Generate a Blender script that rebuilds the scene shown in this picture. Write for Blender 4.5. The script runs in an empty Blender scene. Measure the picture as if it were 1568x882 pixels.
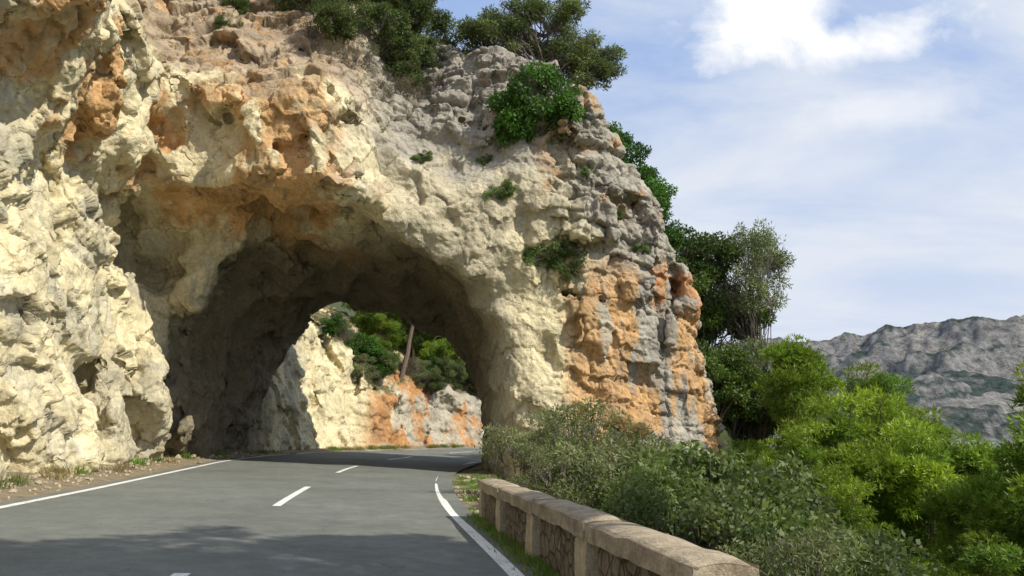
import bpy, math, time
import numpy as np
from mathutils import Vector
T0=time.time()
scene=bpy.context.scene
COL=scene.collection
# ------------------------------------------------------------ numeric noise
_r=np.random.RandomState(7)
PERM=np.concatenate([_r.permutation(256)]*3).astype(np.int32)
GR=_r.normal(size=(256,3)).astype(np.float32); GR/=np.linalg.norm(GR,axis=1)[:,None]
RND=_r.rand(256,3).astype(np.float32)
def hsh(i,j,k): return PERM[PERM[PERM[i&255]+(j&255)]+(k&255)]
def perlin(P):
    P=np.asarray(P,np.float32); out=np.empty(len(P),np.float32)
    for s in range(0,len(P),200000):
        p=P[s:s+200000]; fl=np.floor(p); f=p-fl; I=fl.astype(np.int32)
        u=f*f*f*(f*(f*6-15)+10); r=0
        for a in (0,1):
            for b in (0,1):
                for c in (0,1):
                    g=GR[hsh(I[:,0]+a,I[:,1]+b,I[:,2]+c)]
                    d=g[:,0]*(f[:,0]-a)+g[:,1]*(f[:,1]-b)+g[:,2]*(f[:,2]-c)
                    w=(u[:,0] if a else 1-u[:,0])*(u[:,1] if b else 1-u[:,1])*(u[:,2] if c else 1-u[:,2])
                    r=r+w*d
        out[s:s+200000]=r*1.5
    return out
def fbm(P,sc,o=4,g=.5,off=0):
    P=np.asarray(P,np.float32)*sc+off; r=0;a=1
    for i in range(o):
        r=r+a*perlin(P); P=P*2.03+13.7; a*=g
    return r
def voro(PP):
    o1=[];o2=[];o3=[];o4=[]
    PP=np.asarray(PP,np.float32)
    for s_ in range(0,len(PP),150000):
        P=PP[s_:s_+150000]; n=len(P)
        F1=np.full(n,9,np.float32);F2=F1.copy();ID=np.zeros(n,np.int32);VX=np.zeros((n,3),np.float32)
        fl=np.floor(P);f=P-fl;I=fl.astype(np.int32)
        for a in (-1,0,1):
            for b in (-1,0,1):
                for c in (-1,0,1):
                    h=hsh(I[:,0]+a,I[:,1]+b,I[:,2]+c); q=RND[h]+np.array([a,b,c],np.float32)-f
                    d=np.sqrt((q*q).sum(1))
                    m=d<F1
                    F2=np.where(m,F1,np.minimum(F2,d)); ID=np.where(m,h,ID); VX=np.where(m[:,None],q,VX); F1=np.where(m,d,F1)
        o1.append(F1);o2.append(F2);o3.append(ID);o4.append(VX)
    return np.concatenate(o1),np.concatenate(o2),np.concatenate(o3),-np.concatenate(o4)
def facet(P,scl,off,tilt,down,seed):
    F1,F2,ID,v=voro(P*np.array(scl,np.float32)+seed)
    g=RND[(ID*7+3)&255]*2-1
    d=(RND[ID][:,0]-.5)*off+(v*g).sum(1)*tilt-v[:,2]*down
    return d,F2-F1,ID
def brick(P,T,L,seed,tilt=.25,var=.35):
    x,y,z=P[:,0],P[:,1],P[:,2]
    s1=x*.93+y*.37; s2=-x*.37+y*.93; zz=(z+.16*x+.05*y)/T+seed
    zz=zz+var*perlin(P*np.array([.12,.12,.5],np.float32)/T*1.3+seed)
    li=np.floor(zz).astype(np.int32); fz=zz-li
    hl=RND[PERM[(li*13+int(seed)*5)&255]]
    a=(s1+.25*z*(hl[:,0]-.5))/L*(.6+1.1*hl[:,0])+hl[:,1]*17; b=s2/(L*1.3)+hl[:,2]*11
    ai=np.floor(a).astype(np.int32);bi=np.floor(b).astype(np.int32); fa=a-ai;fb=b-bi
    ID=hsh(li+50,ai+50,bi+50); g=RND[ID]
    d=(g[:,0]-.5)+((fa-.5)*(g[:,1]-.5)+(fz-.5)*(g[:,2]-.7))*tilt*4
    e=np.minimum(np.minimum(np.minimum(fz,1-fz)*T,np.minimum(fa,1-fa)*L),np.minimum(fb,1-fb)*L*1.3)
    return d,e,ID
def sm(x,a,b):
    t=np.clip((x-a)/(b-a),0,1); return t*t*(3-2*t)
def smin(a,b,k):
    h=np.clip(.5+.5*(b-a)/k,0,1); return b*(1-h)+a*h-k*h*(1-h)
def smax(a,b,k): return -smin(-a,-b,k)
def lerp(a,b,t): return a+(b-a)*t

# ------------------------------------------------------------ layout curves
RY=[-60,-15,0,8.9,18.1,25,31,38,45,49.5,54,58,62,70,120]
RX=[11.7,4.1,1.55,.04,-1.52,-2.3,-2.67,-2.5,-1.6,.8,3.5,8,14,26,100]
WY=[-60,-10,0,10,17,21,27,33,40,47,50,53,57.5,63,69,75,85]
WX=[1,-6.5,-8.2,-9.8,-11,-11.8,-13,-14,-14.1,-13.4,-12.8,-12.1,-10.4,-7,-2,4,14]
def R(y): return np.interp(y,RY,RX)
def W0(y): return np.interp(y,WY,WX)
def terrain(x,y):
    x=np.asarray(x,float);y=np.asarray(y,float)
    r=R(y); gr=(R(y+.5)-R(y-.5)); k=1/np.sqrt(1+gr**2)
    z=np.clip(.04*(r-x)*k,0,.42)-.06
    off=np.interp(y,[0,14,20,30,60],[.95,.95,1.6,2.0,1.6])
    d=np.maximum(0,(x-r-off)*k)
    P=np.stack([x,y,np.zeros_like(x)],-1).reshape(-1,3)
    n=fbm(P,.06,4).reshape(x.shape); n2=fbm(P,.8,3,off=5).reshape(x.shape)
    z=z-75*(1-np.exp(-.68*d/75))+n*np.minimum(d*.12,4)+n2*np.minimum(.02+d*.03,.3)*np.where(d>0,1,.6)
    z=z+np.minimum(1,d/6)*13*np.exp(-((x-9)/6)**2-((y-46)/10)**2)
    z=z+np.minimum(60,.45*np.maximum(0,W0(y)-3-x))*sm(y,55,65)+np.minimum(60,.8*np.maximum(0,-24-x))
    lv=np.maximum(0,-(x-(W0(y)+1.6)))
    z=z+np.minimum(lv*.12,.25)
    return z

# ------------------------------------------------------------ helpers
def quadmesh(name,V,F,mats,mi=None,tint=None,smooth=False,link=True):
    V=np.ascontiguousarray(V,np.float32);F=np.ascontiguousarray(F,np.int32)
    me=bpy.data.meshes.new(name)
    me.vertices.add(len(V)); me.vertices.foreach_set('co',V.ravel())
    me.loops.add(F.size); me.loops.foreach_set('vertex_index',F.ravel())
    me.polygons.add(len(F)); me.polygons.foreach_set('loop_start',np.arange(len(F),dtype=np.int32)*4)
    if mi is not None: me.polygons.foreach_set('material_index',np.asarray(mi,np.int32))
    me.update(calc_edges=True)
    me.polygons.foreach_set('use_smooth',np.full(len(F),smooth))
    if tint is not None:
        a=me.attributes.new('tint','FLOAT_COLOR','POINT')
        c=np.ones((len(V),4),np.float32); c[:,:3]=tint; a.data.foreach_set('color',c.ravel())
    for m in mats: me.materials.append(m)
    if not link: return me
    ob=bpy.data.objects.new(name,me); COL.objects.link(ob); return ob
def inst(name,me,loc,sc=1,rot=0,tilt=0):
    ob=bpy.data.objects.new(name,me); COL.objects.link(ob)
    ob.location=loc; ob.scale=(sc,)*3 if not hasattr(sc,'__len__') else sc
    ob.rotation_euler=(tilt,0,rot); return ob
class NT:
    def __init__(s,nt): s.nt=nt; nt.nodes.clear()
    def n(s,t,**kw):
        nd=s.nt.nodes.new(t)
        for k,v in kw.items():
            if k.startswith('i_'): nd.inputs[k[2:].replace('_',' ')].default_value=v
            else: setattr(nd,k,v)
        return nd
    def l(s,a,b): s.nt.links.new(a,b)
    def mix(s,f,a,b,bt='MIX'):
        nd=s.nt.nodes.new('ShaderNodeMix'); nd.data_type='RGBA'; nd.blend_type=bt
        for i,v in ((0,f),(6,a),(7,b)):
            if hasattr(v,'is_output'): s.l(v,nd.inputs[i])
            else: nd.inputs[i].default_value=v if i==0 else (*v,1)[:4]
        return nd.outputs[2]
    def math(s,op,a,b=0,c=None):
        nd=s.nt.nodes.new('ShaderNodeMath'); nd.operation=op
        for i,v in enumerate((a,b,c)):
            if v is None: continue
            if hasattr(v,'is_output'): s.l(v,nd.inputs[i])
            else: nd.inputs[i].default_value=v
        return nd.outputs[0]
    def ramp(s,f,pts):
        nd=s.nt.nodes.new('ShaderNodeValToRGB'); e=nd.color_ramp.elements
        while len(e)<len(pts): e.new(.5)
        for i,(p,c) in enumerate(pts):
            e[i].position=p; e[i].color=(c,c,c,1) if not hasattr(c,'__len__') else (*c,1)
        s.l(f,nd.inputs[0]); return nd.outputs[0]
    def noise(s,vec,scale,det=4,rough=.55,dist=0):
        nd=s.n('ShaderNodeTexNoise'); nd.inputs['Scale'].default_value=scale; nd.inputs['Detail'].default_value=det
        nd.inputs['Roughness'].default_value=rough; nd.inputs['Distortion'].default_value=dist
        if vec: s.l(vec,nd.inputs['Vector'])
        return nd.outputs['Fac']
def newmat(name):
    m=bpy.data.materials.new(name); m.use_nodes=True; t=NT(m.node_tree)
    o=t.n('ShaderNodeOutputMaterial'); b=t.n('ShaderNodeBsdfPrincipled'); t.l(b.outputs[0],o.inputs[0])
    b.inputs['Specular IOR Level'].default_value=.2; b.inputs['Roughness'].default_value=.9
    return m,t,b,o
def bump(t,b,h,dist,strength=1,prev=None):
    nd=t.n('ShaderNodeBump'); nd.inputs['Strength'].default_value=strength; nd.inputs['Distance'].default_value=dist
    t.l(h,nd.inputs['Height'])
    if prev: t.l(prev,nd.inputs['Normal'])
    t.l(nd.outputs[0],b.inputs['Normal']); return nd.outputs[0]

# ------------------------------------------------------------ materials
def rock_mat():
    m,t,b,o=newmat('rock')
    a=t.n('ShaderNodeAttribute',attribute_name='tint'); g=t.n('ShaderNodeNewGeometry'); pos=g.outputs['Position']
    n1=t.noise(pos,.8,6,.6); n2=t.noise(pos,7,6,.62); n3=t.noise(pos,38,3,.6)
    c=t.mix(1,a.outputs['Color'],t.ramp(n1,[(.3,.78),(.7,1.13)]),'MULTIPLY')
    c=t.mix(1,c,t.ramp(n2,[(.3,.80),(.68,1.12)]),'MULTIPLY')
    mp=t.n('ShaderNodeMapping'); mp.inputs['Scale'].default_value=(1.8,1.8,.20); t.l(pos,mp.inputs[0])
    n4=t.noise(mp.outputs[0],1.0,6,.65)
    c=t.mix(t.ramp(n4,[(.52,0),(.70,.58)]),c,(.21,.18,.135))
    # thin dark fracture lines
    wq=t.n('ShaderNodeVectorMath',operation='MULTIPLY_ADD'); nq=t.n('ShaderNodeTexNoise'); nq.inputs['Scale'].default_value=.9; nq.inputs['Detail'].default_value=8; nq.inputs['Roughness'].default_value=.6
    t.l(pos,nq.inputs['Vector']); t.l(nq.outputs['Color'],wq.inputs[0]); wq.inputs[1].default_value=(1.8,1.8,1.8); t.l(pos,wq.inputs[2])
    vq=t.n('ShaderNodeTexVoronoi',feature='DISTANCE_TO_EDGE'); vq.inputs['Scale'].default_value=.55; t.l(wq.outputs[0],vq.inputs['Vector'])
    fr=t.math('MULTIPLY',t.ramp(vq.outputs['Distance'],[(0,1),(.018,0)]),t.ramp(n1,[(.45,0),(.6,.75)]))
    c=t.mix(fr,c,(.09,.07,.05))
    t.l(c,b.inputs['Base Color'])
    v=t.n('ShaderNodeTexVoronoi',feature='DISTANCE_TO_EDGE'); v.inputs['Scale'].default_value=1.3
    wp=t.n('ShaderNodeVectorMath',operation='ADD'); nz=t.n('ShaderNodeTexNoise'); nz.inputs['Scale'].default_value=1.1; nz.inputs['Detail'].default_value=6
    t.l(pos,nz.inputs['Vector']); t.l(pos,wp.inputs[0]); t.l(nz.outputs['Color'],wp.inputs[1]); t.l(wp.outputs[0],v.inputs['Vector'])
    cr=t.ramp(v.outputs['Distance'],[(0,0),(.03,1)])
    p=bump(t,b,cr,.05,.4)
    p=bump(t,b,n2,.10,.8,p); p=bump(t,b,n3,.018,.7,p)
    return m
def leaf_mat(name,transl=.35,rough=.55):
    m,t,b,o=newmat(name)
    a=t.n('ShaderNodeAttribute',attribute_name='tint'); oi=t.n('ShaderNodeObjectInfo')
    r=t.ramp(oi.outputs['Random'],[(0,.8),(1,1.15)])
    c=t.mix(1,a.outputs['Color'],r,'MULTIPLY')
    t.l(c,b.inputs['Base Color']); b.inputs['Roughness'].default_value=rough; b.inputs['Specular IOR Level'].default_value=.3
    tr=t.n('ShaderNodeBsdfTranslucent'); c2=t.mix(1,c,(1.25,1.35,.6),'MULTIPLY'); t.l(c2,tr.inputs[0])
    mx=t.n('ShaderNodeMixShader'); mx.inputs[0].default_value=transl; t.l(b.outputs[0],mx.inputs[1]); t.l(tr.outputs[0],mx.inputs[2]); t.l(mx.outputs[0],o.inputs[0])
    return m
def bark_mat(name,c1,c2):
    m,t,b,o=newmat(name); g=t.n('ShaderNodeNewGeometry')
    mp=t.n('ShaderNodeMapping'); mp.inputs['Scale'].default_value=(6,6,1.5); t.l(g.outputs['Position'],mp.inputs[0])
    n=t.noise(mp.outputs[0],3,5); t.l(t.mix(n,c1,c2),b.inputs['Base Color']); bump(t,b,n,.04); return m
ROCK=rock_mat(); LEAF=leaf_mat('leaves'); NEEDLE=leaf_mat('pine_needles',.33,.5)
BARK=bark_mat('bark_grey',(.10,.085,.07),(.24,.21,.18)); BARKP=bark_mat('bark_pine',(.09,.06,.045),(.24,.18,.14))

def asphalt():
    m,t,b,o=newmat('asphalt'); g=t.n('ShaderNodeNewGeometry'); p=g.outputs['Position']
    n1=t.noise(p,.35,5,.6); n2=t.noise(p,3,5,.7); n3=t.noise(p,90,3,.7); n4=t.noise(p,1.1,6,.7)
    c=t.mix(t.ramp(n1,[(.35,0),(.7,1)]),(.135,.144,.127),(.195,.202,.178))
    c=t.mix(1,c,t.ramp(n2,[(.3,.80),(.7,1.16)]),'MULTIPLY'); c=t.mix(1,c,t.ramp(n3,[(.3,.55),(.7,1.45)]),'MULTIPLY')
    v=t.n('ShaderNodeTexVoronoi',feature='DISTANCE_TO_EDGE'); v.inputs['Scale'].default_value=.45
    wp=t.n('ShaderNodeVectorMath',operation='MULTIPLY_ADD'); nz=t.n('ShaderNodeTexNoise'); nz.inputs['Scale'].default_value=1.5; nz.inputs['Detail'].default_value=7
    t.l(p,nz.inputs['Vector']); t.l(nz.outputs['Color'],wp.inputs[0]); wp.inputs[1].default_value=(1.2,1.2,0); t.l(p,wp.inputs[2]); t.l(wp.outputs[0],v.inputs['Vector'])
    cr=t.math('MULTIPLY',t.ramp(v.outputs['Distance'],[(0,1),(.006,0)]),t.ramp(n4,[(.48,0),(.56,.6)]))
    c=t.mix(cr,c,(.04,.04,.04))
    t.l(c,b.inputs['Base Color']); b.inputs['Roughness'].default_value=.78; bump(t,b,n3,.006,.8); return m
def paint():
    m,t,b,o=newmat('road_paint'); g=t.n('ShaderNodeNewGeometry'); p=g.outputs['Position']
    n=t.noise(p,28,5,.75); n2=t.noise(p,2,4)
    k=t.math('ADD',n,t.math('MULTIPLY',n2,.35))
    c=t.mix(t.ramp(k,[(.54,0),(.66,1)]),(.32,.32,.30),(.80,.79,.73)); t.l(c,b.inputs['Base Color']); b.inputs['Roughness'].default_value=.6; return m
def ground_mat():
    m,t,b,o=newmat('ground'); a=t.n('ShaderNodeAttribute',attribute_name='tint'); g=t.n('ShaderNodeNewGeometry'); p=g.outputs['Position']
    n=t.noise(p,2.5,6,.7); n2=t.noise(p,30,4,.7)
    c=t.mix(1,a.outputs['Color'],t.ramp(n,[(.3,.65),(.7,1.3)]),'MULTIPLY'); c=t.mix(1,c,t.ramp(n2,[(.3,.6),(.7,1.4)]),'MULTIPLY')
    t.l(c,b.inputs['Base Color']); p1=bump(t,b,n,.15,.6); bump(t,b,n2,.03,.9,p1); return m
def plaster_mat(name,c1,c2,cells=False):
    m,t,b,o=newmat(name); g=t.n('ShaderNodeNewGeometry'); p=g.outputs['Position']
    n=t.noise(p,4,6,.7); n2=t.noise(p,40,4,.7)
    c=t.mix(t.ramp(n,[(.35,0),(.68,1)]),c1,c2); c=t.mix(1,c,t.ramp(n2,[(.3,.7),(.7,1.25)]),'MULTIPLY')
    if cells:
        wp=t.n('ShaderNodeVectorMath',operation='MULTIPLY_ADD'); nz=t.n('ShaderNodeTexNoise'); nz.inputs['Scale'].default_value=5
        t.l(p,nz.inputs['Vector']); t.l(nz.outputs['Color'],wp.inputs[0]); wp.inputs[1].default_value=(.12,.12,.12); t.l(p,wp.inputs[2])
        v=t.n('ShaderNodeTexVoronoi',feature='DISTANCE_TO_EDGE'); v.inputs['Scale'].default_value=5.5; t.l(wp.outputs[0],v.inputs['Vector'])
        e=t.ramp(v.outputs['Distance'],[(0.01,0),(.10,1)]); c=t.mix(1,c,t.ramp(e,[(0,.6),(1,1)]),'MULTIPLY')
        q=bump(t,b,e,.04,.9)
        bump(t,b,n2,.02,.8,q)
    else:
        q=bump(t,b,n,.03,.8); bump(t,b,n2,.012,.9,q)
    t.l(c,b.inputs['Base Color']); return m
ASPH=asphalt(); PAINT=paint(); GROUND=ground_mat()
PLASTER=plaster_mat('wall_plaster',(.36,.29,.19),(.58,.48,.32)); COPING=plaster_mat('wall_coping',(.24,.19,.13),(.48,.40,.28)); RUBBLE=plaster_mat('wall_rubble',(.15,.12,.08),(.30,.24,.16),True)

# ------------------------------------------------------------ rock mass (SDF -> surface nets)
h=.22
x0,y0,z0=-24,6,-8
nx,ny,nz=int(37/h),int(74/h),int(34/h)
xs=(x0+h*np.arange(nx)).astype(np.float32)[:,None,None]
ys=(y0+h*np.arange(ny)).astype(np.float32)[None,:,None]
zs=(z0+h*np.arange(nz)).astype(np.float32)[None,None,:]
w0=W0(ys).astype(np.float32); gw=(W0(ys+.5)-W0(ys-.5)); kw=(1/np.sqrt(1+gw**2)).astype(np.float32)
lean=np.interp(zs,[-8,0,2,6,9,11.5,14,18,28],[.5,0,-.15,-.9,-1.1,.3,.2,-1.8,-6]).astype(np.float32)
lean=lerp(lean,-.24*zs,sm(ys,46,52)).astype(np.float32)
fw=(xs-(w0+lean))*kw*.95
back=np.maximum(0,w0-xs)
wt_far=np.interp(ys,[48,51,54,57,62,70,85],[12,11,9.0,7.2,5.6,4.4,4]).astype(np.float32)+.4*back
wt=lerp(26.5+0*ys,wt_far,sm(ys,44,49)).astype(np.float32)
fw=smax(fw,(zs-wt)*.8,.8)
xr=np.interp(zs,[-8,2.8,5.7,8,11.5,14.3,16.7,18,19.4,20.5,22,24,28],[11,9.3,8.7,7.6,6.4,4.7,3.0,.6,-1.8,-4,-6.5,-10,-15]).astype(np.float32)
prof=(xs-xr)*.85
front=31+.5*np.maximum(0,xs-3)-4.2*sm(zs,9.4,10.8)*(1-sm(xs,-7.5,-4))+.85*np.maximum(0,zs-14.5)*(1-sm(xs,-6,0))+.12*np.maximum(0,zs-9)
front=(front-1.0*sm(-zs,-3,3)).astype(np.float32)
backp=(43.8-.4*np.maximum(0,xs-2)+0*zs).astype(np.float32)
fb=smax(smax((front-ys)*.95,ys-backp,.6),prof,.8)
f=smin(fw,fb,.7); del fw,fb
# tunnel
bay=1.2*sm(ys,28.5,32)*(1-sm(ys,36,41))*sm(zs,.8,6)
xl=(w0-.1-bay).astype(np.float32); xrr=np.interp(ys,[24,30,32,36,40,46,52],[2.2,.9,-.2,-1.0,-1.5,-1.6,-1.0]).astype(np.float32)
H=np.interp(ys,[24,27,30,33,37,43,52],[10.2,10.2,10.7,10.2,9.3,8.0,8.8]).astype(np.float32)
xc=(xl+xrr)/2; hw=(xrr-xl)/2; pw=2.5
g=((np.abs((xs-xc)/hw)**pw+(np.maximum(zs,0)/H)**pw)**(1/pw)-1)*hw*.95
g=np.maximum(g,np.maximum(22-ys,ys-52))
f=smax(f,-g,.4).astype(np.float32); del g
m=np.abs(f)<2.2
I,J,K=np.nonzero(m)
P=np.stack([x0+h*I,y0+h*J,z0+h*K],-1).astype(np.float32)
def blkf(P): return np.maximum(sm(P[:,0],.8,2.8),sm(P[:,2],13.5,15.5)*sm(P[:,0],-9,-4))*(1-sm(P[:,1],47,50))
blk=blkf(P)
n=fbm(P,.13,3)*1.1+fbm(P,.45,2,off=31)*.3
wv=np.stack([fbm(P,.35,3,off=3),fbm(P,.35,3,off=9),fbm(P,.35,3,off=17)],-1)
d1,e1,_=facet(P+wv*.7,(.36,.36,.30),1.0,.9,.35,0)
dk,ek,_=brick(P+wv*.45,2.3,2.4,3,.3)
d2=dk*1.15-.4*np.exp(-ek/.14)
hole=np.maximum(0,perlin((P+wv*.4)*np.array([.38,.38,.34],np.float32)+77)-.16)*2.6*(1-sm(P[:,2],8,11))*(1-sm(P[:,0],-9,-7))*(1-sm(P[:,1],30,33))
smoothz=sm(P[:,0],-6,-3.5)*(1-sm(P[:,2],12,14))*(1-sm(P[:,0],0,2))
lowleft=(1-sm(P[:,2],7.5,10))*(1-sm(P[:,0],-9,-7))*(1-sm(P[:,1],31,34))
low=sm(P[:,2],-.5,2.5)*.6+.4
inside=sm(P[:,1],31,35)*(1-sm(P[:,2],11,13))*sm(-P[:,0],0,3)
dn=(n+d1*.72*(1-.8*smoothz)*(1-.35*lowleft)-hole)*(1-blk)+(n*.5+d2*.72)*blk
dn=dn*low*(1-.3*inside)
f[I,J,K]-=dn.astype(np.float32)
del P,wv,d1,d2,e1,hole
for sl in (np.s_[0],np.s_[-1],np.s_[:,0],np.s_[:,-1],np.s_[:,:,0],np.s_[:,:,-1]): f[sl]=1.
s=f<0
def c8(a): return [a[i:i+nx-1,j:j+ny-1,k:k+nz-1] for i in (0,1) for j in (0,1) for k in (0,1)]
cnt=sum(c.astype(np.int8) for c in c8(s)); act=(cnt>0)&(cnt<8)
ci,cj,ck=np.nonzero(act); idx=np.full(act.shape,-1,np.int32); idx[ci,cj,ck]=np.arange(len(ci))
fv=np.stack([f[ci+a,cj+b,ck+c] for a in (0,1) for b in (0,1) for c in (0,1)],-1)
co=np.array([(a,b,c) for a in (0,1) for b in (0,1) for c in (0,1)],np.float32)
acc=np.zeros((len(ci),3),np.float32);num=np.zeros(len(ci),np.float32)
for a in range(8):
    for b in range(a+1,8):
        if np.abs(co[a]-co[b]).sum()!=1: continue
        fa,fb_=fv[:,a],fv[:,b]; cr=(fa<0)!=(fb_<0)
        t=np.where(cr,fa/np.where(cr,fa-fb_,1),0)
        acc+=np.where(cr,1,0)[:,None]*(co[a]+t[:,None]*(co[b]-co[a])); num+=cr
V=(np.stack([ci,cj,ck],-1)+acc/num[:,None])*h+np.array([x0,y0,z0])
def edges(ax):
    sl0=[slice(1,-1)]*3; sl1=[slice(1,-1)]*3; sl0[ax]=slice(0,-1); sl1[ax]=slice(1,None)
    A=s[tuple(sl0)];B=s[tuple(sl1)]
    i,j,k=np.nonzero(A!=B); fl=A[i,j,k]
    g=[i,j,k]; 
    for q in range(3):
        if q!=ax: g[q]=g[q]+1
    u,v=(ax+1)%3,(ax+2)%3
    def cell(du,dv):
        c=[g[0].copy(),g[1].copy(),g[2].copy()]; c[u]-=du; c[v]-=dv; return idx[c[0],c[1],c[2]]
    q=np.stack([cell(1,1),cell(0,1),cell(0,0),cell(1,0)],-1)
    q[~fl]=q[~fl][:,::-1]; return q
Q=np.concatenate([edges(0),edges(1),edges(2)]); Q=Q[(Q>=0).all(1)]
cx=V[Q].mean(1); Q=Q[~((cx[:,0]<-23)|(cx[:,2]<-7)|(cx[:,1]<7)|(cx[:,2]>25.2))]
print('net',len(V),len(Q))
def subd(Vv,Qq,smooth=True):
    ob=quadmesh('tmp_subd',Vv,Qq,[]); md=ob.modifiers.new('s','SUBSURF'); md.levels=1; md.subdivision_type='CATMULL_CLARK' if smooth else 'SIMPLE'
    dg=bpy.context.evaluated_depsgraph_get(); m2=bpy.data.meshes.new_from_object(ob.evaluated_get(dg))
    n_=len(m2.vertices); v=np.empty(n_*3,np.float32); m2.vertices.foreach_get('co',v); q=np.empty(len(m2.loops),np.int32); m2.loops.foreach_get('vertex_index',q)
    m1=ob.data; bpy.data.objects.remove(ob); bpy.data.meshes.remove(m1); bpy.data.meshes.remove(m2)
    return v.reshape(-1,3),q.reshape(-1,4)
V,Q=subd(V,Q)
# a second level where the rock faces the road side (kept coarse on hidden faces)
e1=V[Q[:,1]]-V[Q[:,0]]; e2=V[Q[:,3]]-V[Q[:,0]]; nf=np.cross(e1,e2); nf/=np.linalg.norm(nf,axis=1)[:,None]+1e-9
c_=V[Q].mean(1); dcm=np.array([1.,2,1.5])-c_; dd_=np.linalg.norm(dcm,axis=1); dt=(nf*dcm).sum(1)/dd_
fine=(dt>-.3)&(c_[:,1]<44)&(c_[:,2]>-1.5)&(c_[:,2]<24)
Vf,Qf=subd(V,Q[fine],False)
used=np.unique(Q[~fine]); rm=np.full(len(V),-1,np.int64); rm[used]=np.arange(len(used)); Vc=V[used]; Qc=rm[Q[~fine]]
uf=np.unique(Qf); rm=np.full(len(Vf),-1,np.int64); rm[uf]=np.arange(len(uf)); Vf=Vf[uf]; Qf=rm[Qf]
V=np.concatenate([Vf,Vc]); Q=np.concatenate([Qf,Qc+len(Vf)])
tmp=quadmesh('rock_arch_cliff',V,Q,[ROCK])
me=tmp.data; N=len(me.vertices)
P=np.asarray(V,np.float32)
NO=np.empty(N*3,np.float32); me.vertices.foreach_get('normal',NO); NO=NO.reshape(-1,3)
print('verts',N,time.time()-T0)
blk=np.maximum(blkf(P),.6*sm(P[:,1],52,56))
wv=np.stack([fbm(P,.8,3,off=3),fbm(P,.8,3,off=9),fbm(P,.8,3,off=17)],-1)
wp=P+wv*.30
rough=sm(fbm(P,.22,2,off=61),-.2,.3)*.8+.2
inside=sm(P[:,1],32,36)*(1-sm(P[:,2],10,12))*sm(-P[:,0],-.5,2)*(1-sm(P[:,1],43,47))
shade_mask=sm(P[:,1],29.8,33.5)*(1-sm(P[:,2],9.3,10.5))*sm(-P[:,0],-.5,2)*(1-sm(P[:,1],43,47))
smoothz=sm(P[:,0],-6,-3.5)*(1-sm(P[:,2],12,14))*(1-sm(P[:,0],0,2))*(1-inside)
dA,eA,IA=facet(wp,(.85,.85,.62),.46,.46,.34,5)
dB,eB,IB=facet(wp,(2.3,2.3,1.9),.18,.18,.12,50)
f1=fbm(P,2.4,4,g=.6,off=8); rdg=np.abs(perlin(wp*1.1+14))
pit=np.maximum(0,perlin(wp*np.array([.75,.75,.55],np.float32)+50)-.30)
crA=np.exp(-eA/.035)*sm(n1_:=fbm(P,.5,2,off=120),-.1,.3)
lump=(dA*.54+dB*.5*rough)*(.4+.6*rough)*(1-.65*smoothz)-1.1*pit-.10*rdg*rough+.06*f1-.16*crA*(.4+.6*rough)
wb=P+wv*.22
kA,gA,JA=brick(wb,1.0,1.2,7,.3); kB,gB,JB=brick(wb+.1,.42,.55,21,.3)
ups=.4+.6*sm(P[:,2],8,10)
crk=np.exp(-gA/.035); crk2=np.exp(-gB/.025)
block=kA*.30*(.6+.4*ups)+kB*.10*ups+dA*.26+dB*.25-.20*crk*ups-.06*crk2*ups+.06*f1
d=lump*(1-blk)+block*blk
d*= (1-.25*inside)
P2=P+NO*d[:,None]
me.vertices.foreach_set('co',P2.ravel())
# albedo zones (the tunnel zone carries painted shade)
cream=np.array([.76,.665,.42]);orange=np.array([.62,.37,.16]);grey=np.array([.39,.36,.305]);tun_shade=np.array([.20,.17,.11])
brown=np.array([.42,.32,.22]);beige=np.array([.54,.48,.335]);red=np.array([.56,.25,.09]);white=np.array([.70,.66,.52])
x,y,z=P.T
n1=fbm(P,.28,4,off=71); n2=fbm(P,.9,4,off=91); n3=fbm(P,.15,3,off=101); nv=fbm(P*np.array([1,1,.22],np.float32),.75,5,g=.6,off=7)
C=np.tile(cream,(N,1))
def mixc(C,c,w): return C+(c-C)*np.clip(w,0,1)[:,None]
C=mixc(C,white,sm(n2,.1,.5)*.5)
C=mixc(C,np.array([.42,.39,.29]),sm(n3+.4*n2+.3*nv+.05,.05,.45)*.55)
zo=z+n1*2.5+nv*1.2
C=mixc(C,orange,sm(zo,9.2,10.8)*(1-sm(zo,14.5,17))*sm(n1+.5*n2+.6*nv+.25*sm(x,-13,-9)-.02,-.3,.45)*(1-sm(x,-5.5,-3))*.95)
C=mixc(C,brown,sm(zo,13.8,16.2)*.9)
C=mixc(C,orange*.9,sm(zo,14.5,16)*sm(n2+n1,.15,.5)*.6*(1-sm(x,-9,-6)))
C=mixc(C,beige,sm(x+n2,-6.5,-4)*(1-sm(z,12,14))*.9)
C=mixc(C,grey,sm(z+n1*2+nv*1.5-.3*x,11.6,14.2)*sm(x+n1,-7.5,-5)*.95)
pg=sm(x+1.5*n1+.12*(z-6),2.2,4.2)*(1-sm(y,46,49))
C=mixc(C,grey,pg*.92)
C=mixc(C,cream*.92,sm(x,-.6,.5)*(1-sm(x+n2,2.0,3.6))*(1-sm(z,8.5,10.5)))
C=mixc(C,orange,sm(x,1.5,2.8)*sm(nv*1.6+.65*(1-sm(np.abs(x-3.4),.4,2.6)),.10,.9)*(1-sm(z,7.3,9.3))*.85*(1-sm(y,42,45)))
C=mixc(C,orange,pg*sm(n1+.8*nv,.25,.65)*(1-sm(z,8,9.5))*.75)
C=mixc(C,red,pg*sm(n2*1.2+n1+.15,.15,.7)*sm(z+.12*x,7.2,8.0)*(1-sm(z+.12*x+.3*n2,9.0,9.8))*.8)
C=mixc(C,orange*.85,sm(n2+n1,.3,.6)*sm(z,10,11.5)*.6*sm(x,0,2))
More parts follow.
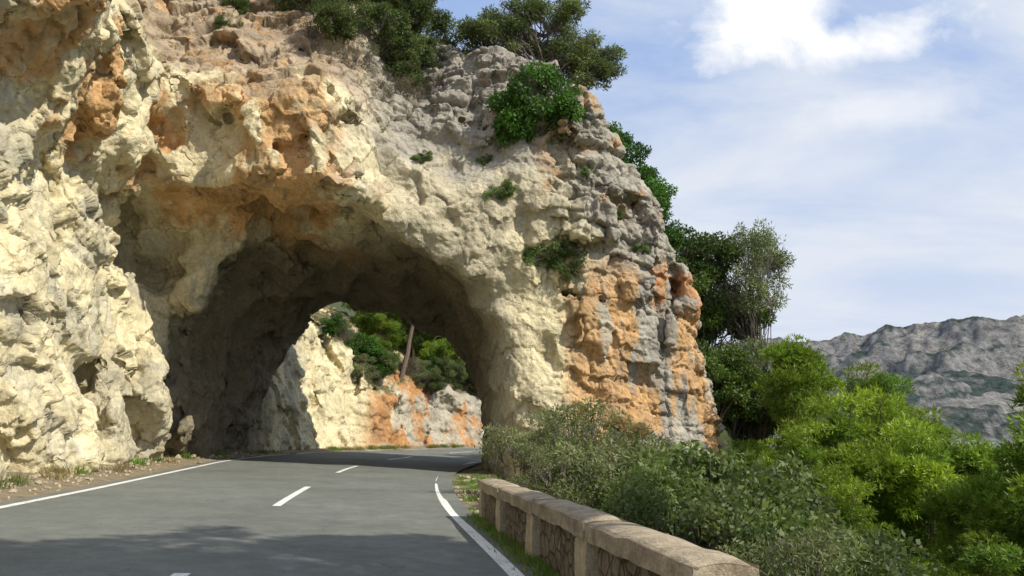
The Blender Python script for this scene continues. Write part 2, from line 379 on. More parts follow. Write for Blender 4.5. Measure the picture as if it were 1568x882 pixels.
C=mixc(C,tun_shade,shade_mask*.95)  # darkens the tunnel interior: its shade is put into the rock colour
far=sm(y,50,54)
C=mixc(C,cream,far); C=mixc(C,grey*1.05,far*sm(x,-10.5,-8)*.85); C=mixc(C,np.array([.52,.27,.11]),far*sm(n1+.5*n2+.4*nv,-.2,.3)*sm(x,-11.5,-9.5)); C=mixc(C,np.array([.16,.15,.07]),far*sm(NO[:,2],.5,.8))
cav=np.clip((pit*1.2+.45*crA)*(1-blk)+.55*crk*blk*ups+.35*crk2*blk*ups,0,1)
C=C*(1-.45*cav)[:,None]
C=C*(1-.16*sm(NO[:,2],.4,.9))[:,None]
C=C*(1+.14*(RND[IA][:,2]-.5)+.14*(RND[JA][:,2]-.5)*blk+.10*(RND[IB][:,1]-.5))[:,None]
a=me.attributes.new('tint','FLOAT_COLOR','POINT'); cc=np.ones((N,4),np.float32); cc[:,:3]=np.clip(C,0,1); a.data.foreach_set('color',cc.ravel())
me.polygons.foreach_set('use_smooth',np.ones(len(me.polygons),bool)); me.update()
rock=tmp
del f,s,idx,act
print('rock',time.time()-T0)
bpy.context.view_layer.update()
def face(x,z,y=12.):
    ok,loc,nr,ix=rock.ray_cast(Vector((x,y,z)),Vector((0,1,0)))
    return loc.y if ok else 34.
def topz(x,y):
    ok,loc,nr,ix=rock.ray_cast(Vector((x,y,25)),Vector((0,0,-1)))
    return loc.z if ok else 15.

# ------------------------------------------------------------ terrain sheet
def warp(n,near,farv,pw_):
    u=np.linspace(-1,1,n); return np.sign(u)*(np.abs(u)*near+(np.abs(u)**pw_)*farv)
gx=warp(420,70,5000,7); gy=warp(420,75,5000,7)+20
X,Y=np.meshgrid(gx,gy,indexing='ij'); Z=terrain(X,Y)
V=np.stack([X,Y,Z],-1).reshape(-1,3); n=len(gx)
ii=np.arange(n*n).reshape(n,n); F=np.stack([ii[:-1,:-1],ii[1:,:-1],ii[1:,1:],ii[:-1,1:]],-1).reshape(-1,4)
rr=R(V[:,1]); nn=fbm(V,.9,4,off=3); dr=V[:,0]-rr
soil=np.array([.27,.215,.14]);grs=np.array([.10,.13,.035]);forest=np.array([.06,.075,.03])
C=np.tile(soil,(len(V),1)); C=mixc(C,grs,sm(nn+.3*(1-sm(V[:,1],14,19)),-.05,.35)*(dr>-1)); C=mixc(C,forest,sm(dr,3,10)+sm(V[:,1],80,90))
quadmesh('ground',V,F,[GROUND],tint=C,smooth=True)

# ------------------------------------------------------------ road
def spl(pts,n=220):
    pts=np.array(pts,float); d=np.r_[0,np.cumsum(np.linalg.norm(np.diff(pts,axis=0),axis=1))]
    t=np.linspace(0,d[-1],n)
    m=np.gradient(pts,d,axis=0)
    k=np.clip(np.searchsorted(d,t,side='right')-1,0,len(d)-2); hh=(d[k+1]-d[k]); u=((t-d[k])/hh)[:,None]; hh=hh[:,None]
    return (2*u**3-3*u**2+1)*pts[k]+(u**3-2*u**2+u)*hh*m[k]+(-2*u**3+3*u**2)*pts[k+1]+(u**3-u**2)*hh*m[k+1]
Rp=spl([(11.7,-60),(4.1,-15),(1.55,0),(.04,8.9),(-1.52,18.1),(-2.3,25),(-2.67,31),(-2.5,38),(-1.6,45),(.8,49.5),(3.5,54),(8,58),(14,62),(26,70),(100,120)],700)
Lp=spl([(3,-60),(-3.4,-15),(-6.1,0),(-7.7,9),(-9.35,18.2),(-11,27),(-12.3,35),(-12.5,43),(-11.6,50),(-9.7,55.5),(-6.5,60.5),(-1.5,66),(5,72),(18,82),(92,132)],700)
def rz(x,y):
    r=R(y); gr=(R(y+.5)-R(y-.5)); k=1/np.sqrt(1+gr**2); return np.clip(.04*(r-x)*k,0,.42)
K=13
rows=[]
for i,u in enumerate(np.linspace(-.05,1.05,K)):
    q=Rp+(Lp-Rp)*u; rows.append(q)
G=np.stack(rows,1); Gz=np.clip(rz(G[...,0],G[...,1]),0,.42)+.0
V=np.concatenate([G,Gz[...,None]],-1).reshape(-1,3)
ii=np.arange(700*K).reshape(700,K); F=np.stack([ii[:-1,:-1],ii[:-1,1:],ii[1:,1:],ii[1:,:-1]],-1).reshape(-1,4)[:,::-1]
quadmesh('road',V,F,[ASPH],smooth=True)
def strip(name,path,w,segs=None):
    tg=np.gradient(path,axis=0); tg/=np.linalg.norm(tg,axis=1)[:,None]; nr=np.stack([tg[:,1],-tg[:,0]],-1)
    a=path-nr*w/2;b=path+nr*w/2
    za=rz(a[:,0],a[:,1])+.006; zb=rz(b[:,0],b[:,1])+.006
    V=np.stack([np.c_[a,za],np.c_[b,zb]],1).reshape(-1,3); n=len(path)
    i=np.arange(n-1)*2; F=np.stack([i,i+1,i+3,i+2],-1)
    if segs is not None: F=F[segs[:-1]]
    return quadmesh(name,V,F,[PAINT])
strip('road_marking_right_edge_line',Rp,.17); strip('road_marking_left_edge_line',Lp,.17)
Cp=spl([(7.6,-60),(.6,-15),(-1.92,0),(-3.4,8.9),(-4.94,18.1),(-5.95,26),(-6.6,33),(-6.6,40),(-6.1,46.5),(-5.0,53.2),(-1.7,59.2),(3.5,64.3),(10,68.5),(22,77),(96,127)],1400)
dl=np.r_[0,np.cumsum(np.linalg.norm(np.diff(Cp,axis=0),axis=1))]
k0=np.argmin(np.abs(Cp[:,1]-15.6)*1+(Cp[:,0]>0)*9); ph=(dl-dl[k0])%13.2
strip('road_marking_centre_line',Cp,.16,ph<5.6)

# ------------------------------------------------------------ parapet wall
import bmesh
emp=bpy.data.objects.new('stone_parapet_wall',None); COL.objects.link(emp)
def boxpart(name,c,ux,L,Wd,z0_,z1_,mat,bev=.02,top=None,seed=0):
    bm=bmesh.new(); bmesh.ops.create_cube(bm,size=1)
    for v in bm.verts:
        v.co.x*=L; v.co.y*=Wd; v.co.z=(v.co.z+.5)*(z1_-z0_)+z0_
    bmesh.ops.subdivide_edges(bm,edges=[e for e in bm.edges if e.calc_length()>.12],cuts=9,use_grid_fill=True)
    P=np.array([v.co[:] for v in bm.verts]) 
    dz=fbm(P+seed*7.3,2.2,4)*.022; dx=fbm(P+seed*5.1+40,3,4)*.02
    for v,a_,b_ in zip(bm.verts,dz,dx):
        ex=abs(v.co.y)>Wd/2-1e-4; ez=abs(v.co.z-z1_)<1e-4; el=abs(v.co.x)>L/2-1e-4
        if ez and ex: v.co.z-=bev; v.co.y*=1-bev/Wd
        if ez and el: v.co.z-=bev*.7
        if top and abs(v.co.z-z1_)<.03: v.co.z-=top*(abs(v.co.y)/(Wd/2))**2
        v.co.z+=a_; v.co.y+=b_
    me=bpy.data.meshes.new(name); bm.to_mesh(me); bm.free(); me.materials.append(mat)
    ob=bpy.data.objects.new(name,me); COL.objects.link(ob); ob.location=(c[0],c[1],0); ob.rotation_euler=(0,0,ux); ob.parent=emp; return ob
A=np.array([1.30,4.95]);B=np.array([-.42,14.75]); L=np.linalg.norm(B-A); dirv=(B-A)/L; ang=math.atan2(dirv[1],dirv[0]); nseg=4; sl=L/nseg
for i in range(nseg):
    s0=A+dirv*sl*i; up=[.0,.0,-.02,-.03][i]
    boxpart(f'coping_{i+1}',s0+dirv*(sl/2),ang+[.006,-.01,.008,-.004][i],sl-.05,.44,.57+up,.75+up,COPING,.035,.03,i)
    boxpart(f'panel_{i+1}',s0+dirv*(sl/2+.1),ang,sl-.5,.27,-.9,.567+up,RUBBLE,.01,None,i+9)
    boxpart(f'post_{i+1}',s0+dirv*.24,ang,.42,.39,-.9,.568+up,PLASTER,.02,None,i+19)
boxpart('end_post',B-dirv*.18,ang,.36,.38,-.9,.53,PLASTER,.02,None,33)

# ------------------------------------------------------------ vegetation generator
def tube(path,rad,sides=6):
    path=np.asarray(path,float);k=len(path); tg=np.gradient(path,axis=0); tg/=np.linalg.norm(tg,axis=1)[:,None]+1e-9
    ref=np.where(np.abs(tg[:,2:3])>.9,np.array([[1.,0,0]]),np.array([[0,0,1.]])); u=np.cross(tg,ref); u/=np.linalg.norm(u,axis=1)[:,None]+1e-9; v=np.cross(tg,u)
    an=np.arange(sides)*2*np.pi/sides
    V=path[:,None]+np.asarray(rad)[:,None,None]*(np.cos(an)[None,:,None]*u[:,None]+np.sin(an)[None,:,None]*v[:,None])
    V=V.reshape(-1,3); i=np.arange(k-1)[:,None]*sides; j=np.arange(sides)[None]; j2=(j+1)%sides
    F=np.stack([i+j,i+j2,i+sides+j2,i+sides+j],-1).reshape(-1,4); return V,F
def unit(a): return a/(np.linalg.norm(a,axis=-1,keepdims=True)+1e-9)
def leafquads(c,t,L,w,rng):
    n=len(c); t=unit(t); b=unit(np.cross(t,rng.normal(size=(n,3)))); L=np.asarray(L)[:,None];w=np.asarray(w)[:,None]
    V=np.stack([c,c+t*L*.45+b*w,c+t*L,c+t*L*.45-b*w],1).reshape(-1,3); F=np.arange(n*4).reshape(n,4); return V,F
def make_tree(name,seed,trunk,r0,lobes,ncl,rc,nleaf,kind,ls,cols,limb=.3,sub=3,flat=.7,gap=.25,core=.35):
    rng=np.random.RandomState(seed); Vs=[];Fs=[];Ms=[];Ts=[];off=0
    def add(V,F,mi,t):
        nonlocal off
        Vs.append(V);Fs.append(F+off);Ms.append(np.full(len(F),mi));Ts.append(np.broadcast_to(t,(len(V),3)) if np.ndim(t)<2 else t);off+=len(V)
    if trunk is not None:
        tp=spl(np.array(trunk,float),14); tp[1:]+=rng.normal(size=(13,3))*r0*.25
        rad=r0*np.linspace(1,.28 if kind!='pine' else .15,14); rad[0]*=1.3; add(*tube(tp,rad,8),0,(.2,.2,.2))
    vol=np.array([l[3]*l[4]*l[5] for l in lobes])**.7; vol/=vol.sum()
    cl=[]
    tries=0
    while len(cl)<ncl and tries<20000:
        tries+=1
        l=lobes[rng.choice(len(lobes),p=vol)]; d=unit(rng.normal(size=3)); rr=rng.uniform(core,1)**.6
        c=np.array(l[:3])+d*rr*np.array(l[3:6])
        if perlin((c[None]*.55/rc*.5+seed)).item()<-gap and rng.rand()<.8: continue
        cl.append(c)
    if kind=='pine' and trunk is not None and ncl>60:
        cl.append(tp[-1]+[0,0,.1]); cl.append(tp[-2]+[.2,0,0]); cl.append(tp[-3]+[-.2,.2,0])
    cl=np.array(cl)
    for c in cl:
        R_=rc*rng.uniform(.6,1.3)
        if trunk is not None:
            zz=tp[:,2]; cand=np.nonzero(zz<c[2]-.1*abs(c[2]-zz[0]))[0]; cand=cand[cand>=5] if (cand>=5).any() else np.array([7])
            k=cand[-1] if rng.rand()<.4 else rng.choice(cand)
            if kind=='pine': k=cand[-1]
            a=tp[k]
        else: a=np.array([rng.normal()*.12*rc,rng.normal()*.12*rc,0]); k=7
        mid=(a+c)/2+rng.normal(size=3)*.12*np.linalg.norm(c-a); mid[2]+= .1*np.linalg.norm(c-a)*(1 if kind!='pine' else -.3)
        tt=np.linspace(0,1,7)[:,None]; pth=(1-tt)**2*a+2*tt*(1-tt)*mid+tt**2*c; pth[1:-1]+=rng.normal(size=(5,3))*.02*np.linalg.norm(c-a)
        rl=limb*r0*(1-.5*k/14)*rng.uniform(.6,1.1); add(*tube(pth,np.linspace(rl,rl*.2+.004,7),5),0,(.2,.2,.2))
        for q in range(sub):
            e=c+unit(rng.normal(size=3)+[0,0,.3])*R_*.8; pp=np.array([pth[4],(pth[4]+e)/2+rng.normal(size=3)*.08*R_,e]); add(*tube(pp,[rl*.35+.003,rl*.22+.003,.004],4),0,(.2,.2,.2))
        n=int(nleaf*rng.uniform(.6,1.3)*(R_/rc)**1.5)
        dd=unit(rng.normal(size=(n,3))); rad=R_*rng.uniform(.1,1,size=n)**.5; sc=np.array([1,1,flat])
        p=c+dd*rad[:,None]*sc
        keep=perlin(p*(1.6/R_)+seed*3)>-.22; p=p[keep];dd=dd[keep]; n=len(p)
        if n==0: continue
        br=rng.uniform(.65,1.35); mixv=rng.rand(); hue=np.array(cols[0])*(1-mixv)+np.array(cols[1])*mixv
        col=hue*br*rng.uniform(.75,1.25,size=(n,1))
        if kind=='pine':
            m_=5; axis=unit(dd+np.array([0,0,.7])+rng.normal(size=(n,3))*.4)
            P_=np.repeat(p,m_,0); A_=np.repeat(axis,m_,0); t=A_+rng.normal(size=(n*m_,3))*.6
            V,F=leafquads(P_,t,ls*rng.uniform(.7,1.2,n*m_),ls*.085*np.ones(n*m_),rng); add(V,F,1,np.repeat(np.repeat(col,m_,0),4,0))
        else:
            t=dd*.6+rng.normal(size=(n,3))*.8
            asp=.27 if kind=='broad' else .13
            V,F=leafquads(p,t,ls*rng.uniform(.6,1.25,n),ls*asp*rng.uniform(.8,1.2,n),rng); add(V,F,1,np.repeat(col,4,0))
    me=quadmesh(name,np.concatenate(Vs),np.concatenate(Fs),[BARKP if kind=='pine' else BARK,NEEDLE if kind=='pine' else LEAF],np.concatenate(Ms),np.concatenate(Ts),link=False)
    return me
pineC=[(.25,.33,.035),(.11,.19,.03)]; oakC=[(.06,.10,.022),(.10,.15,.035)]; oliveC=[(.19,.21,.12),(.14,.17,.08)]; greenC=[(.09,.20,.03),(.06,.14,.025)]; shrubC=[(.25,.27,.14),(.19,.22,.09)]
def pine(seed,Hh):
    rng=np.random.RandomState(seed); lob=[]
    for i in range(11):
        t=i/10; a=rng.rand()*6.28; rr=Hh*.14*(1-t)+.3
        lob.append((math.cos(a)*rr,math.sin(a)*rr,Hh*(.22+.70*t),Hh*.16*(1.2-.9*t),Hh*.16*(1.2-.9*t),Hh*.075))
    return make_tree('pine',seed,[(0,0,-1),(rng.normal()*.3,rng.normal()*.3,Hh*.3),(rng.normal()*.4,rng.normal()*.4,Hh*.65),(0,0,Hh*.9)],Hh*.011+.03,lob,120,Hh*.058,175,'pine',.25,pineC,sub=1,flat=.62,gap=.08,core=.5)
PINES=[pine(s_,13) for s_ in (1,2,3)]
UMB=[make_tree('pine_tall',s_,[(0,0,-1),(.3,.1,5),(-.2,.2,9),(.1,0,13.6)],.2,[(0,0,13,2.2,2.2,.7),(1.7,.6,12.2,1.4,1.4,.5),(-1.8,-.6,12.5,1.5,1.4,.5),(.3,-2,11.8,1.3,1.2,.5)],40,.55,110,'pine',.3,pineC,sub=2,flat=.4,gap=.0) for s_ in (7,8)]
OAK=[make_tree('oak',s_,[(0,0,-5),(.0,.0,-1),(.3,.1,1.6),(-.3,.1,3.2),(.2,0,4.6)],.16,[(0,0,3.8,2.2,2.2,1.6),(1.3,.4,3,1.3,1.3,1),(-1.4,-.2,3.2,1.3,1.4,1.1)],62,.55,470,'broad',.15,[(.07,.12,.025),(.12,.18,.04)],sub=4,gap=.1) for s_ in (11,12)]
TOPT=make_tree('oak',15,[(0,0,-1.5),(.1,.0,0),(.5,.1,1.2),(-.1,.1,2.6),(.6,0,4.0)],.17,[(-.2,0,3.8,2.3,2,1.2),(2.0,.4,3.3,1.6,1.3,1.1),(-1.9,-.2,3.0,1.2,1.4,1.3),(1.6,0,1.9,1.5,1,.7),(.5,0,4.8,1.6,1.4,.7),(2.4,.2,2.6,1.1,1,.8)],150,.42,400,'narrow',.17,[(.075,.10,.035),(.13,.16,.06)],sub=7,gap=.1,limb=.36)
OLIVE=[make_tree('olive',s_,[(0,0,-5),(.1,0,-1),(.4,.1,1.2),(.2,.2,2.6),(.6,0,4.2)],.12,[(0.3,0,3.4,1.9,1.9,1.7),(1.3,.4,4.2,1,1,1),(-.9,-.2,2.6,1.2,1.4,1.1)],85,.5,240,'narrow',.18,oliveC,sub=6,gap=.0) for s_ in (21,22)]
BUSHG=[make_tree('gbush',s_,None,.09,[(0,0,1.0,1.2,1.2,.85),(.7,.1,.9,.8,.8,.6),(-.6,.2,.6,.8,.7,.6)],52,.36,380,'broad',.12,greenC,core=.5,gap=.1) for s_ in (31,32)]
BUSHO=[make_tree('obush',s_,None,.05,[(0,0,1.2,1.0,1.0,1.1),(.6,.1,.9,.8,.8,.7),(-.6,.2,1.0,.7,.7,.8)],90,.26,280,'narrow',.085,shrubC,core=.3,sub=6,gap=.05) for s_ in (41,42)]
BUSHS=[make_tree('sbush',s_,None,.05,[(0,0,1.2,1.0,1.0,1.1),(.6,.1,.9,.8,.8,.7),(-.6,.2,1.0,.7,.7,.8)],70,.26,200,'narrow',.085,[(.34,.34,.26),(.26,.27,.17)],core=.3,sub=8,gap=.0) for s_ in (43,)]
BUSHD=[make_tree('dbush',s_,None,.06,[(0,0,1.2,1.2,1.2,1.1),(.9,.1,.9,.8,.8,.8),(-.8,.2,1.0,.8,.8,.9)],90,.30,330,'broad',.085,[(.075,.12,.03),(.16,.19,.075)],core=.35,sub=5,gap=.0) for s_ in (51,52)]
DRY=[make_tree('dry',s_,None,.06,[(0,0,1.0,1.1,1.1,.8)],40,.35,110,'narrow',.08,[(.19,.14,.09),(.15,.15,.07)],core=.4,sub=9,gap=.1) for s_ in (61,)]
FERN=[make_tree('fern',s_,None,.12,[(0,0,.4,1.3,.8,.9),(.9,0,-.2,.8,.6,.9),(-.6,0,.9,.7,.6,.6)],34,.3,170,'narrow',.22,[(.13,.20,.06),(.19,.25,.10)],core=.2,sub=5,gap=.05) for s_ in (71,72)]
print('veg lib',time.time()-T0)
def tz(x,y): return float(terrain(np.array([x]),np.array([y]))[0])
rg=np.random.RandomState(5)
inst('oak_tree',TOPT,(1.3,36.4,max(topz(1.3,36.4),17)-.6),(1.32,1.2,1.15),.3)
inst('oak_tree',OAK[1],(-1.2,37.5,topz(-1.2,37.5)-1),(.6,.6,.6),2.5)
for (x_,z_,s_) in [(-8.8,21,1.5),(-7,21.5,1.5),(-5.2,20.5,1.4),(-6.3,18.6,1.3),(-4.3,19,1.1),(-7.6,18.9,1.1),(-5.2,17.6,1.0),(-10.3,22.4,1.3),(-4.6,21.5,1.2),(-13.2,21.5,.7),(-12.6,19.8,.5)]:
    inst('shrub',BUSHD[rg.randint(2)],(x_,face(x_,z_)+.3,z_-.8),s_,rg.rand()*6)
for (x_,z_,s_) in [(-5.2,16.3,1.0),(-6.6,16.8,1.0),(-4.2,16.6,.9),(-8.8,18.6,1.0),(-10.5,20,.7),(-12.5,18.2,.6),(-3.4,17.5,.8),(-15,22,.6),(-5.8,15.6,.7),(-4.6,15.4,.6),(-7.6,17.4,.8)]:
    inst('dry_shrub',DRY[0],(x_,face(x_,z_)+.3,z_-.7),s_,rg.rand()*6)
inst('green_bush',BUSHG[0],(1.2,face(1.2,15.5)+.2,13.9),(1.6,1.35,1.7),.4)
for (x_,y_,z_,s_,r_) in [(5.4,37.2,13.4,1.3,.4),(6.4,37.6,11.6,1.3,2),(4.3,36.6,14.8,1.1,3),(7.1,38,10.4,1.1,1)]:
    inst('green_bush',BUSHG[rg.randint(2)],(x_,y_,z_),s_,r_)
for (x_,z_,s_) in [(1.7,8.9,.75),(2.3,8.1,.7),(2.5,7.2,.5),(-3.8,12.8,.35),(-.4,11.2,.45),(-1.2,12.9,.3),(3.2,12.2,.3),(4.4,10.6,.3),(-12.9,17.5,.4),(-9.5,15.5,.3),(5.5,9.2,.3),(-.2,14.2,.4)]:
    inst('rock_fern',FERN[rg.randint(2)],(x_,face(x_,z_)-.05,z_-.1),s_,rg.choice([0,3.1])+rg.normal()*.2)
for (x_,y_,z_,s_,r_) in [(9.6,43,5.2,1.45,1),(11.2,44,3.6,1.25,2),(10.6,40.5,0,1.2,4),(12.6,42,-1.5,1.25,.6),(9.0,45,7.2,1.15,5)]:
    inst('oak_tree',OAK[rg.randint(2)],(x_,y_,z_),s_,r_)
inst('olive_tree',OLIVE[0],(12.9,42,5.2),(1.25,1.25,1.5),.3); inst('olive_tree',OLIVE[1],(13,40,-.5),(1.2,1.2,1.3),2)
# pines on the slope to the right (x, y, height of the tree top)
for (x_,y_,zt) in [(11.9,33,5.2),(16,36,4.8),(17.6,34,2.8),(18.5,32,1.0),(12.0,28,3.2),(13.9,28,2.2),(9.6,26,2.0),(9.3,22,.3),(13,24,-.2),(15.2,22,3.8),(14.2,20.5,1.8),(14,38,5.5),(18.5,40,3.5),(21.5,42,2),(11.6,20,-.8),(21,33,-1),(25,40,-1.5),(28,48,-2),(16,26,-1.2),(34,58,-6),(13,45,5.5),(14.5,31,3.4),(10.6,29.5,2.2)]:
    zb=tz(x_,y_)-.3; s_=(zt-zb)/12.4; inst('pine_tree',PINES[rg.randint(3)],(x_,y_,zb),(max(s_,.66),max(s_,.66),s_),rg.rand()*6)
# tall pines beside the road behind the camera (they cast the shadows on the near road)
for (x_,y_,tt) in [(2.4,.2,0),(4.9,1.5,1),(7.5,3.2,0),(6.1,-1.7,0),(10.2,3.9,1)]:
    z_=tz(x_,y_); sc=(13.2-z_)/13.6; inst('pine_tree',UMB[tt],(x_,y_,z_-.2),(1,1,sc),rg.rand()*6)
# shrubs behind the wall
for (x_,y_,s_) in [(1.6,19,1.15),(.7,20.5,1.1),(2.7,20.5,1.2),(.9,17.5,.8)]:
    inst('olive_shrub',BUSHO[rg.randint(2)],(x_,y_,-1.0 if x_<2 else -1.4),s_*1.3,rg.rand()*6)
for (x_,y_,s_,dz,kk) in [(3.2,13.5,1.25,.1,0),(4.2,15,1.45,.2,0),(2.3,11.6,.9,0,0),(3.1,9.4,.85,0,1),(4.8,12,1.2,0,0),(5.2,17,1.5,0,1),(6.5,14,1.1,0,2),(7.2,11,.9,.2,2),(5.0,9.2,.9,0,0),(8.2,14,1.1,0,0),(6.8,19,1.6,0,0),(9.6,17,1.2,0,1),(2.9,6.9,.7,-.2,0),(9,12,.8,0,1),(4,18,1.3,0,1),(2,15,.9,0,0),(3.9,7.6,.7,0,1),(6,8.6,.8,0,2),(5.6,11.5,1.0,.2,2),(7.4,13,1.0,.1,0),(8.6,11,.9,0,0)]:
    ml=[BUSHD,BUSHO,BUSHS][kk]
    inst(['shrub','olive_shrub','silver_shrub'][kk],ml[rg.randint(len(ml))],(x_,y_,tz(x_,y_)-.3+dz),s_*1.2,rg.rand()*6)
# trees seen through the tunnel
for (x_,y_,s_) in [(-9,72,.9),(-5,76,1.0),(-12,68,.8),(-1,82,1.1),(-8,82,1.1),(-14,78,.9),(-3,72,.7),(-11,64,.55),(-6,70,.7)]:
    zz=topz(x_,y_) if y_<79 else tz(x_,y_); inst('pine_tree',PINES[rg.randint(3)],(x_,y_,zz-.6),s_,rg.rand()*6)
inst('leaning_pine_tree',UMB[0],(-9.0,63.5,topz(-9,63.5)-.3),(1.2,1.2,1.0),1.9,.22)
for q in range(34):
    y_=rg.uniform(57,77); x_=float(W0(y_))-rg.uniform(1,6); zz=topz(x_,y_)
    ml=[BUSHD,BUSHG,DRY,BUSHO,BUSHD][rg.randint(5)]; inst({id(BUSHD):'shrub',id(BUSHG):'green_bush',id(DRY):'dry_shrub',id(BUSHO):'olive_shrub'}[id(ml)],ml[rg.randint(len(ml))],(x_,y_,zz-.3),rg.uniform(.7,1.2),rg.rand()*6)
# grass along the verge and the foot of the cliff
rgn=np.random.RandomState(9)
def grass(name,pts,hgt,spread,nb,cols):
    cs=[];ts=[];co=[]
    for (a,b) in pts:
        n_=nb; q=rgn.normal(size=(n_,2))*spread+[a,b]; zq=terrain(q[:,0],q[:,1]); zq=np.maximum(zq,-9)
        cs.append(np.c_[q,zq-.01]); ts.append(np.c_[rgn.normal(size=(n_,2))*.45,np.ones(n_)]); c0=np.array(cols[rgn.randint(len(cols))])*rgn.uniform(.7,1.3); co.append(c0*rgn.uniform(.7,1.3,(n_,1)))
    cs=np.concatenate(cs);ts=np.concatenate(ts);co=np.concatenate(co); n_=len(cs)
    V,F=leafquads(cs,ts,hgt*rgn.uniform(.4,1.3,n_),np.full(n_,.006)+.02*hgt,rgn); quadmesh(name,V,F,[LEAF],tint=np.repeat(co,4,0))
pts=[]
for q in range(330):
    y_=rgn.uniform(5.5,16)**1.0; pts.append((float(R(y_))+rgn.uniform(.30,.55)+(.5 if y_>15 else 0),y_))
for q in range(60):
    y_=rgn.uniform(16,30); pts.append((float(R(y_))+rgn.uniform(.6,2.2),y_))
grass('verge_grass',pts,.15,.10,60,[(.12,.24,.03),(.16,.24,.05),(.22,.20,.09)])
pts=[]
for q in range(26):
    y_=rgn.uniform(15,46); pts.append((float(W0(y_))+rgn.uniform(.1,.7),y_))
for q in range(50):
    y_=rgn.uniform(52,66); pts.append((float(W0(y_))+rgn.uniform(.3,1.0),y_))
grass('cliff_foot_grass',pts,.28,.14,80,[(.12,.20,.03),(.16,.20,.06),(.25,.2,.1)])
Vs=[];Fs=[];off=0
bm=bmesh.new(); bmesh.ops.create_cube(bm,size=1); bmesh.ops.subdivide_edges(bm,edges=bm.edges[:],cuts=1,use_grid_fill=True)
bv=np.array([v.co[:] for v in bm.verts]); bv=bv/np.linalg.norm(bv,axis=1)[:,None]*.5*np.array([1,1,.8]); bf=np.array([[v.index for v in f_.verts] for f_ in bm.faces]); bm.free()
for q in range(1100):
    y_=rgn.uniform(9,46) if q<900 else rgn.uniform(15,31); x_=float(W0(y_))+abs(rgn.normal())*.55+.05 if q<900 else float(R(y_))+rgn.uniform(.4,2.4)
    s_=np.exp(rgn.normal()*.6)*.055; v=bv*(1+rgn.normal(size=(len(bv),1))*.13)*s_*rgn.uniform(.7,1.4,3); v=v+[x_,y_,tz(x_,y_)+s_*.2]; Vs.append(v);Fs.append(bf+off);off+=len(v)
Vs=np.concatenate(Vs); quadmesh('loose_stones',Vs,np.concatenate(Fs),[ROCK],tint=np.tile([.5,.43,.3],(len(Vs),1)))

# ------------------------------------------------------------ mountain
nph,nr=760,300
ph=np.radians(np.linspace(-12,80,nph)); rad=np.linspace(450,3000,nr)
PH,RR=np.meshgrid(ph,rad,indexing='ij'); X=np.sin(PH)*RR;Y=np.cos(PH)*RR
ridge=np.interp(np.degrees(PH),[-12,10,18.3,21.3,24,27.3,31,33.3,45,80],[120,195,234,220,234,242,246,236,256,205])
P_=np.stack([X,Y,0*X],-1).reshape(-1,3)
w=fbm(P_,1/420,5,off=2).reshape(X.shape); rdg=(1-np.abs(fbm(P_,1/260,5,off=20).reshape(X.shape))*1.6)
rn=RR+w*160
base=-90+np.interp(rn,[450,900,1500,1740,1850,2100,3000],[0,35,.50*300,.60*300,1*300,.98*300,.6*300])*(ridge+90)/300
ra=30-18*sm(rn,1700,1850)
Z=base+rdg*ra*np.clip((RR-600)/500,0,1)-20+fbm(P_,1/60,5,off=9).reshape(X.shape)*11*np.clip((RR-600)/500,0,1)
V=np.stack([X,Y,Z],-1).reshape(-1,3); ii=np.arange(nph*nr).reshape(nph,nr); F=np.stack([ii[:-1,:-1],ii[:-1,1:],ii[1:,1:],ii[1:,:-1]],-1).reshape(-1,4)[:,::-1]
gz=np.gradient(Z,axis=1)/(rad[1]-rad[0]); gp=np.gradient(Z,axis=0)/(RR*(ph[1]-ph[0])); slope=np.sqrt(gz**2+gp**2).ravel()
nn=fbm(P_,1/90,4,off=33)
C=np.tile(np.array([.055,.08,.07]),(len(V),1)); C=mixc(C,np.array([.26,.255,.25]),sm(slope+nn*.35,.55,.8)); C=mixc(C,np.array([.34,.32,.29]),sm(nn+.45*fbm(P_,1/25,3),.25,.4)*.85)  # forest green shifted to blue: distance haze painted into the colour
mm,t,b,o=newmat('mountain_rock'); a_=t.n('ShaderNodeAttribute',attribute_name='tint'); g_=t.n('ShaderNodeNewGeometry')
n_=t.noise(g_.outputs['Position'],.06,7,.75)
c_=t.mix(1,a_.outputs['Color'],t.ramp(n_,[(.38,.45),(.62,1.45)]),'MULTIPLY'); t.l(c_,b.inputs['Base Color']); bump(t,b,n_,16,1)
quadmesh('mountain',V,F,[mm],tint=C,smooth=True)

# ------------------------------------------------------------ camera, sun, world
cam=bpy.data.cameras.new('camera'); co_=bpy.data.objects.new('camera',cam); COL.objects.link(co_)
co_.location=(0,0,1.5); co_.rotation_euler=(math.radians(90+10.6),0,0); cam.lens=27.5; cam.sensor_width=36; cam.clip_end=20000; scene.camera=co_
EL=math.radians(44); sx,sy=.86,-.51
S=Vector((sx*math.cos(EL),sy*math.cos(EL),math.sin(EL)))
sun=bpy.data.lights.new('sun','SUN'); sun.energy=5; sun.angle=math.radians(.53); sun.color=(1,.94,.82)
so=bpy.data.objects.new('sun',sun); COL.objects.link(so); so.rotation_euler=S.to_track_quat('Z','Y').to_euler()
w=bpy.data.worlds.new('World'); scene.world=w; w.use_nodes=True; t=NT(w.node_tree)
out=t.n('ShaderNodeOutputWorld'); bg=t.n('ShaderNodeBackground'); bg.inputs[1].default_value=.12; t.l(bg.outputs[0],out.inputs[0])
sk=t.n('ShaderNodeTexSky',sky_type='NISHITA',sun_disc=False,sun_elevation=EL,sun_rotation=math.atan2(sx,sy)); sk.air_density=1.0; sk.dust_density=1.0
tc=t.n('ShaderNodeTexCoord'); sep=t.n('ShaderNodeSeparateXYZ'); t.l(tc.outputs['Generated'],sep.inputs[0])
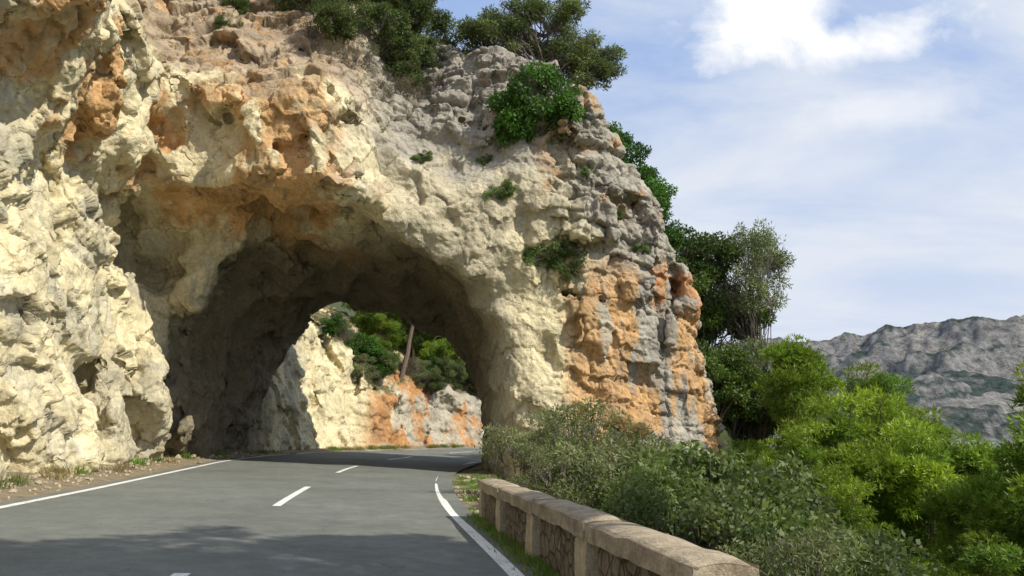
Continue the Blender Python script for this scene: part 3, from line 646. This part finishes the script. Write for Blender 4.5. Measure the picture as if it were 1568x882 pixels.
zz=t.math('ADD',t.math('MAXIMUM',sep.outputs[2],0),.18)
cb=t.n('ShaderNodeCombineXYZ'); t.l(t.math('DIVIDE',sep.outputs[0],zz),cb.inputs[0]); t.l(t.math('DIVIDE',sep.outputs[1],zz),cb.inputs[1])
mp=t.n('ShaderNodeMapping'); mp.inputs['Rotation'].default_value=(0,0,.6); mp.inputs['Scale'].default_value=(1,2.0,1); t.l(cb.outputs[0],mp.inputs[0])
n1=t.noise(mp.outputs[0],.8,7,.55,.6); n2=t.noise(cb.outputs[0],2.2,7,.6,.3)
wis=t.ramp(t.math('ADD',t.math('MULTIPLY',n1,.8),t.math('MULTIPLY',n2,.25)),[(.43,.0),(.62,.92)])
c0=t.mix(.85,sk.outputs[0],(3.2,4.5,7.3))
c=t.mix(wis,c0,(6.5,6.9,7.6))
hz=t.ramp(sep.outputs[2],[(0,.85),(.30,.35),(.5,0)]); c=t.mix(hz,c,(6.5,6.9,7.6))
def cloud(c,d,rx,rz_,amt):
    d=Vector(d).normalized(); vs=t.n('ShaderNodeVectorMath',operation='SUBTRACT'); t.l(tc.outputs['Generated'],vs.inputs[0]); vs.inputs[1].default_value=d
    vm=t.n('ShaderNodeVectorMath',operation='MULTIPLY'); t.l(vs.outputs[0],vm.inputs[0]); vm.inputs[1].default_value=(1/rx,1/rx,1/rz_)
    ln=t.n('ShaderNodeVectorMath',operation='LENGTH'); t.l(vm.outputs[0],ln.inputs[0])
    nz_=t.noise(tc.outputs['Generated'],7,8,.6,.4)
    v=t.math('SUBTRACT',t.math('ADD',1.0,t.math('MULTIPLY',t.math('SUBTRACT',nz_,.5),2.8)),ln.outputs['Value'])
    return t.mix(t.math('MULTIPLY',t.ramp(v,[(0,0),(.6,1)]),amt),c,(8.8,8.8,8.8))
c=cloud(c,(.335,.92,.54),.12,.065,1); c=cloud(c,(.42,.93,.49),.10,.035,1); c=cloud(c,(.44,.93,.40),.11,.03,.35)
t.l(c,bg.inputs[0])
scene.view_settings.view_transform='Standard'; scene.view_settings.look='None'; scene.view_settings.exposure=0
print('done',time.time()-T0)
